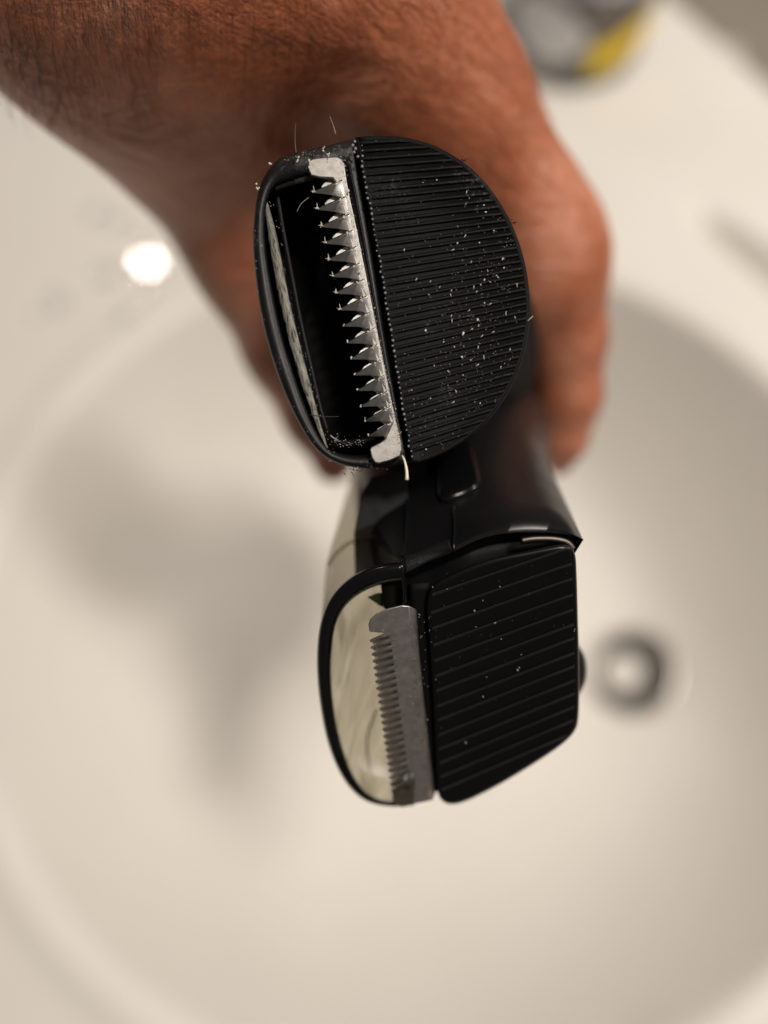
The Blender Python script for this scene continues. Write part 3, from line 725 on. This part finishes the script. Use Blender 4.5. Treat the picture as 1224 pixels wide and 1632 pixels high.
# ------------------------------------------------------------ lower trimmer: square ribbed panel, fine blade, clear hair chamber
T2 = root('hair_trimmer', P(715, 600, .25), 'lower black trimmer with square ribbed panel, fine steel comb blade and clear hair window', 'trimmer', 'trimmers held in the hand')
def d2(x, y): return 1/(9.901-1.091*(y-930)/350)
pan = [(683, 944), (692, 930), (715, 917), (757, 899), (800, 886), (840, 878), (875, 871), (898, 868), (911, 873), (917, 886), (919, 920), (921, 990), (923, 1060), (923, 1110), (921, 1150), (914, 1168), (896, 1186), (868, 1206), (835, 1227), (800, 1248), (768, 1265), (742, 1277), (722, 1282), (708, 1279), (699, 1268), (695, 1235), (690, 1130), (684, 1030), (680, 970)]
po = spline(pan, 120)
def pz(dz): return lambda x, y: d2(x, y)+dz
loft('ribbed_panel', [at(inset(po, 10), pz(.0)), at(inset(po, 4), pz(.0)), at(inset(po, 1.2), pz(.0003)), at(po, pz(.0010)), at(po, pz(.003)), at(inset(po, 3), pz(.010))], M_panel, T2)
pr = inset(po, 5)
ys_ = [922, 946, 974, 999, 1026, 1051, 1076, 1099, 1124, 1146, 1170, 1192, 1214, 1236, 1257, 1277]
for k, y0 in enumerate(ys_[:-1]):
    dy = ys_[k+1]-y0
    ang = math.radians(18.5+.35*k); dirv = np.array([math.cos(ang), -math.sin(ang)]); xl = 684+ (y0-950)*.055
    rows = []
    for (f_, dz) in [(-2.3, .0001), (-.9, -.00022), (.7, -.00020), (2.6, .0001)]:
        p = np.array([xl, y0+dy*.12+f_]); c = clip_line(pr, p, dirv)
        if c is None or c[1]-c[0] < 12: rows = None; break
        rows.append((p+dirv*(c[0]+2), p+dirv*(c[1]-2), dz))
    if not rows: continue
    m = 10; V = []
    for (a, b, dz) in rows:
        for i in range(m):
            s = i/(m-1); q = a*(1-s)+b*s
            V.append(P(q[0], q[1], d2(*q)-.0001+dz*(1 if 0 < i < m-1 else .2)))
    Fc = [(a*m+i, a*m+i+1, (a+1)*m+i+1, (a+1)*m+i) for a in range(3) for i in range(m-1)] + [tuple(range(m))+tuple(3*m+i for i in reversed(range(m)))]
    o = mesh_obj('rib', V, Fc, M_ridge, T2); wn(o, 25)

# collar and body
lipu = [(640, 893), (680, 876), (722, 858), (760, 840), (806, 828), (850, 824), (894, 832), (928, 858)]
lipl = [(640, 916), (680, 897), (722, 879), (765, 859), (806, 850), (865, 848), (905, 852), (930, 860)]
rest = [(914, 885), (908, 1000), (905, 1100), (860, 1170), (740, 1235), (702, 1220), (692, 1100), (672, 990), (640, 960)]
rest2 = [(910, 895), (904, 1000), (900, 1100), (855, 1165), (740, 1225), (705, 1210), (695, 1100), (676, 990), (644, 960)]
def opn(a, b, n1=60, n2=60): return np.vstack([spline(a, n1, False), spline(b, n2, False)])
rA = opn([(646, 925), (680, 910), (722, 893), (765, 875), (806, 866), (865, 864), (900, 868), (908, 872)], rest2)
rB = opn(lipl, rest); rC = opn(lipu, rest)
r2 = opn([(574, 855), (586, 812), (650, 772), (720, 752), (790, 750), (850, 762), (888, 785), (907, 812)], [(905, 870), (890, 960), (880, 1050), (830, 1100), (750, 1130), (715, 1120), (700, 1040), (680, 960), (640, 925), (585, 905)])
r3 = opn([(566, 780), (576, 735), (620, 690), (680, 665), (740, 655), (800, 665), (848, 698), (872, 735)], [(880, 790), (870, 860), (845, 920), (800, 960), (740, 975), (690, 970), (650, 940), (600, 895), (572, 850)])
r3[:, 0] = (r3[:, 0]-720)*1.0+720
r4 = opn([(600, 700), (612, 650), (650, 610), (690, 590), (740, 580), (795, 590), (850, 620), (876, 670)], [(872, 730), (850, 785), (820, 820), (780, 845), (735, 852), (690, 845), (650, 820), (620, 785), (604, 745)])
r5 = opn([(650, 600), (658, 560), (680, 530), (710, 512), (745, 510), (780, 522), (805, 550), (818, 585)], [(822, 620), (815, 655), (795, 680), (770, 695), (735, 700), (700, 695), (675, 680), (660, 655), (652, 630)])
r6 = (r5-[735, 605])*.72+[715, 590]
bz_ = lambda dd: (lambda x, y: dd + max(0, d2(x, y)-d2(x, 900)))
bodyo = loft('body', [at(inset(rA, 20), bz_(.1085)), at(rA, bz_(.1085)), at(rB, bz_(.1035)), at(rB*.7+rC*.3, bz_(.1034)), at(rC, bz_(.1045)), at(r2*.35+rC*.65, bz_(.1085)), at(r2, bz_(.1170)), at(r3, .1330), at(r4, .1560), at(r5, .1900), at(r6, .245), at((r6-[715, 590])*.7+[715, 590], .25)], M_black, T2)
wn(bodyo, 50)
def bvh_of(o):
    bm = bmesh.new(); bm.from_mesh(o.data); t = BVHTree.FromBMesh(bm); bm.free(); return t, Vector(o['_o'])
bt, bo = bvh_of(bodyo)
def hit(px, py, dflt=.11, lift=0.):
    dr = (P(px, py, 1)-Vector((0, 0, CAMH))).normalized()
    h, nn, _, _ = bt.ray_cast(Vector((0, 0, CAMH))-bo, dr)
    if h is None: return P(px, py, dflt)
    if nn.dot(dr) > 0: nn = -nn
    return h+bo+nn*lift
# release button (raised plate with a bright lower right corner)
bp = [(700, 742), (700, 790), (704, 801), (716, 803), (740, 795), (757, 787), (764, 779), (764, 765), (757, 738), (745, 710), (720, 700), (703, 710)]
bo_ = spline(bp, 60)
loft('release_button', [[hit(x, y, lift=-.001) for x, y in bo_], [hit(x, y, lift=.0008) for x, y in bo_], [hit(x, y, lift=.0012) for x, y in inset(bo_, 2.5)], [hit(x, y, lift=.0012) for x, y in inset(bo_, 6)]], M_gloss, T2, False, True)
# seam strips
def strip(name, pts, w, lift, mat_, n=24):
    c = spline(pts, n, False); V = [hit(x-w/2, y, lift=-.0004) for x, y in c]+[hit(x-w/3, y, lift=lift) for x, y in c]+[hit(x+w/3, y, lift=lift) for x, y in c]+[hit(x+w/2, y, lift=-.0004) for x, y in c]
    return mesh_obj(name, V, [(a*n+i, a*n+i+1, (a+1)*n+i+1, (a+1)*n+i) for a in range(3) for i in range(n-1)], mat_, T2)
strip('seam', [(722, 808), (724, 835), (723, 862), (723, 880)], 5, .0003, M_gloss)
strip('seam', [(646, 760), (648, 800), (647, 850), (643, 888)], 5, .0003, M_gloss)
# rough collar plate
cpl = poly([(644, 914), (720, 877), (717, 858), (646, 888)], 30)
loft('collar_plate', [[hit(x, y, lift=-.0005) for x, y in cpl], [hit(x, y, lift=.0003) for x, y in inset(cpl, 1)], [hit(x, y, lift=.0004) for x, y in inset(cpl, 3)]], M_rib, T2, False, True)
# added metal bar standing in for the reflection below the lip
def wire(name, pts, r, mat_, parent, dfun):
    q = spline(pts, 30, False); V, Fc = tube_geo([P(x, y, dfun) for x, y in q], r*px_m, 5); return mesh_obj(name, V, Fc, mat_, parent)
tr_ = [(830, 862), (850, 859), (880, 859), (903, 864), (914, 876)]
wire('reflection_bar', tr_, 8, M_reflbar, T2, .1045)
# side knob
kn = []
for z, s in [(.112, .3), (.1125, .8), (.115, 1.), (.119, 1.), (.122, .8)]: kn.append(at(ell(908, 1068, 26*s, 46*s, 40), z))
loft('side_knob', kn, M_matte, T2)

# hair chamber: window frame, pane, smoky shell
lo_ = [(642, 896), (610, 899), (578, 909), (551, 926), (530, 948), (516, 975), (508, 1008), (505, 1050), (507, 1095), (513, 1140), (522, 1182), (536, 1220), (554, 1251), (577, 1273), (602, 1283), (630, 1286)]
lor = [(660, 1284), (668, 1200), (660, 1080), (652, 980), (648, 930)]
li_ = [(640, 925), (615, 929), (588, 938), (563, 953), (545, 973), (534, 998), (529, 1030), (527, 1070), (530, 1115), (537, 1160), (548, 1200), (562, 1235), (579, 1259), (598, 1272), (618, 1277)]
lir = [(646, 1276), (652, 1200), (646, 1080), (642, 990), (641, 945)]
co = np.vstack([spline(lo_, 90, False), spline(lor, 30, False)]); ci = np.vstack([spline(li_, 90, False), spline(lir, 30, False)])
loft('window_frame', [at(inset(co, 3), pz(.0045)), at(co, pz(.0022)), at(co*.9+ci*.1, pz(.0012)), at(co*.62+ci*.38, pz(.0007)), at(co*.25+ci*.75, pz(.0010)), at(ci, pz(.0019)), at(inset(ci, 1), pz(.0034)), at(co*.5+ci*.5, pz(.0046))], M_gloss, T2, closed=True)
cn = at(ci, pz(.0028)); loft('window', [cn, at(ci, pz(.0034))], M_pane, T2, smooth=False)
# smoky shell: side wall going back and up
c2 = np.vstack([spline([(652, 785), (616, 790), (578, 800), (550, 824), (532, 858), (521, 900), (516, 945), (517, 985), (526, 1030), (535, 1070), (550, 1110), (570, 1140), (595, 1160), (620, 1170), (640, 1172), (655, 1170)], 90, False), spline([(668, 1160), (674, 1080), (670, 980), (662, 880), (656, 820)], 30, False)])
c3 = np.vstack([spline([(660, 705), (630, 712), (596, 722), (570, 742), (556, 772), (548, 812), (546, 850), (549, 880), (557, 905), (566, 930), (580, 950), (598, 962), (620, 968), (640, 970), (655, 970)], 90, False), spline([(668, 960), (672, 900), (672, 840), (668, 780), (664, 730)], 30, False)])
loft('hair_chamber', [at(inset(co, 5), pz(.0040)), at(inset(co, 3), lambda x, y: d2(x, y)*.6+.4*.1075+.002), at(c2*.4+inset(co, 3)*.6, .1110), at(c2, .1190), at(c3*.5+c2*.5, .1275), at(c3, .1360), at(inset(c3, 40), .150)], M_smoke, T2, False, False)
bar('chamber_seam', [(523, 902), (536, 882), (560, 864), (600, 855), (636, 856)], 7, .0004, M_seam, T2, lambda x, y: .1128)
plate('inner_divider', np.array([(566, 925), (564, 850), (574, 790), (592, 760), (650, 750), (650, 925)]), lambda x, y: .114, .001, M_black, T2, 0)
plate('green_tab', np.array([(586, 952), (600, 946), (611, 945), (611, 968), (603, 964)]), pz(.0050), .0006, mat('dark_green_plastic', (.035, .06, .02), .4), T2, 0)
plate('latch', np.array([(606, 926), (642, 922), (648, 966), (612, 972)]), pz(.0038), .002, M_matte, T2, .0003)
V = []; Fc = []
for pts in [[(600, 1130, .117), (585, 1180, .118), (590, 1230, .119)]]:
    q = spline(pts, 14, False); v, f = tube_geo([P(*a) for a in q], 1.7*px_m, 4, len(V)); V += v; Fc += f
o = mesh_obj('trapped_hair', V, Fc, mat('brown_trapped_hair', (.50, .45, .34), .5), T2); o['kind'] = 'stuff'

# fine blade: folded bracket and 24 narrow teeth
def d2b(x, y): return d2(x, y) - .0002 + .0010*max(0., (x-(655+.075*(y-970)))/30)
bl = [(589, 1007), (587, 996), (590, 987), (600, 978), (620, 970), (640, 965), (652, 966), (662, 970), (664, 985), (668, 1040), (675, 1110), (683, 1180), (690, 1240), (693, 1266), (690, 1275), (676, 1278), (662, 1281), (650, 1285), (640, 1287), (630, 1283), (626, 1272), (625, 1262)]
nt_ = 24
tr = [(621+ (33*i/(nt_-1)), 1010+ 250*i/(nt_-1)) for i in range(nt_)]
V = [P(x, y, d2b(x, y)) for x, y in bl] ; 
# front sheet in two facets sharing the fold
left_pts = [(589, 1007), (587, 996), (590, 987), (600, 978), (620, 970), (640, 965)]
fold = [(652, 966), (655, 1000), (661, 1060), (667, 1120), (674, 1190), (679, 1245), (682, 1277)]
rightp = [(664, 972), (668, 1040), (675, 1110), (683, 1180), (689, 1235), (693, 1266), (690, 1275)]
lft = left_pts+fold+[(662, 1281), (650, 1285), (640, 1287), (630, 1283), (626, 1272), (625, 1262)]+[(x, y) for x, y in tr[::-1]]
b2 = plate('blade', np.array(lft), lambda x, y: d2(x, y)-.0004, .0006, M_steel2, T2, .0001)
fr_ = fold+rightp[::-1]
plate('blade_fold', np.array(fr_), lambda x, y: d2(x, y)-.0004+.0011*max(0, (x-np.interp(y, [966, 1277], [652, 682]))/14), .0006, M_steel2, b2, .00008)
for i in range(nt_):
    rx, ry = tr[i]; dy = 10.87; tx, ty = rx-31.5+.10*i, ry+12
    u = np.array([rx-tx, ry-ty]); u /= np.linalg.norm(u); nv = np.array([u[1], -u[0]]); nv = nv if nv[1] < 0 else -nv
    r0_ = np.array([rx, ry]); t0_ = np.array([tx, ty]); w0, w1 = 4.4, 2.9
    A = lambda q, z: P(q[0], q[1], d2(*q)-.0004+z)
    ol = [r0_+u*5+nv*w0, t0_+u*3+nv*w1, t0_+nv*1.6, t0_-nv*1.6, t0_+u*3-nv*w1, r0_+u*5-nv*w0]
    pts = [A(q, .0001) for q in ol]+[A(r0_+u*7, -.0001), A(t0_+u*2.5, -.00018)]+[A(q, .0006) for q in ol]
    Fc = [(0, 1, 7, 6), (1, 2, 7), (2, 3, 7), (3, 4, 7), (4, 5, 6, 7), (5, 0, 6), tuple(range(13, 7, -1))]+[(k, (k+1) % 6, 8+(k+1) % 6, 8+k) for k in range(6)]
    to = mesh_obj('tooth', pts, Fc, M_tooth, b2, False); wn(to, 30)
cutl = [(650, 1012)]+[(655+ (30*i/9), 1012+ 250*i/9) for i in range(10)]+[q for i in range(nt_-1, -1, -1) for q in ((tr[i][0]-8, tr[i][1]+13), (tr[i][0]-27, tr[i][1]+17), (tr[i][0]-27, tr[i][1]+14), (tr[i][0]-8, tr[i][1]+6))]
plate('cutter', np.array(cutl), lambda x, y: d2(x, y)+.0006, .0004, M_steel2, T2, 0)
bar('blade_carrier', [(668, 930), (674, 1040), (684, 1150), (697, 1262)], 30, .008, M_dark, T2, d2, .0016)
V = []; Fc = []
def speck2(x, y, r, st=(1, 1, .5), dz=-.0006):
    v, f = blob_geo(P(x, y, d2(x, y)+dz), r*px_m, len(V), stretch=st, ang=random.uniform(-.5, .5)); V.extend(v); Fc.extend(f)
for (x, y, r) in [(797, 935, 1.6), (757, 973, 2.4), (769, 958, 1.3), (789, 993, 2.2), (758, 1000, 1.3), (799, 1019, 1.6), (824, 1068, 3.0), (828, 1064, 2), (769, 1110, 2.4), (742, 1185, 2.6), (775, 1079, 1.3), (830, 1043, 1.3), (712, 940, 1.2), (689, 1275-340, 1.4), (668, 979, 1.8), (916, 1004, 1.6)]:
    for _ in range(2): speck2(x+random.gauss(0, .8), y+random.gauss(0, .8), r*.6)
for _ in range(60): speck2(random.uniform(690, 915), random.uniform(900, 1180), random.uniform(.25, .5))
for _ in range(50): speck2(random.gauss(672, 10), random.uniform(975, 1250), random.uniform(.35, .9))
for _ in range(26): speck2(689+random.uniform(0, 20), 925-random.uniform(0, 14), .9) if False else None
for (x, y) in [(612, 1014), (610, 1005), (656, 1000), (655, 1110), (658, 1122), (681, 1147), (671, 1175), (660, 1050)]: speck2(x, y, 1.2)
o = mesh_obj('dust', V, Fc, mat('grey_panel_dust', (.24, .22, .20), .7), T2); o['kind'] = 'stuff'

for ob in bpy.data.objects:
    if '_o' in ob: del ob['_o']
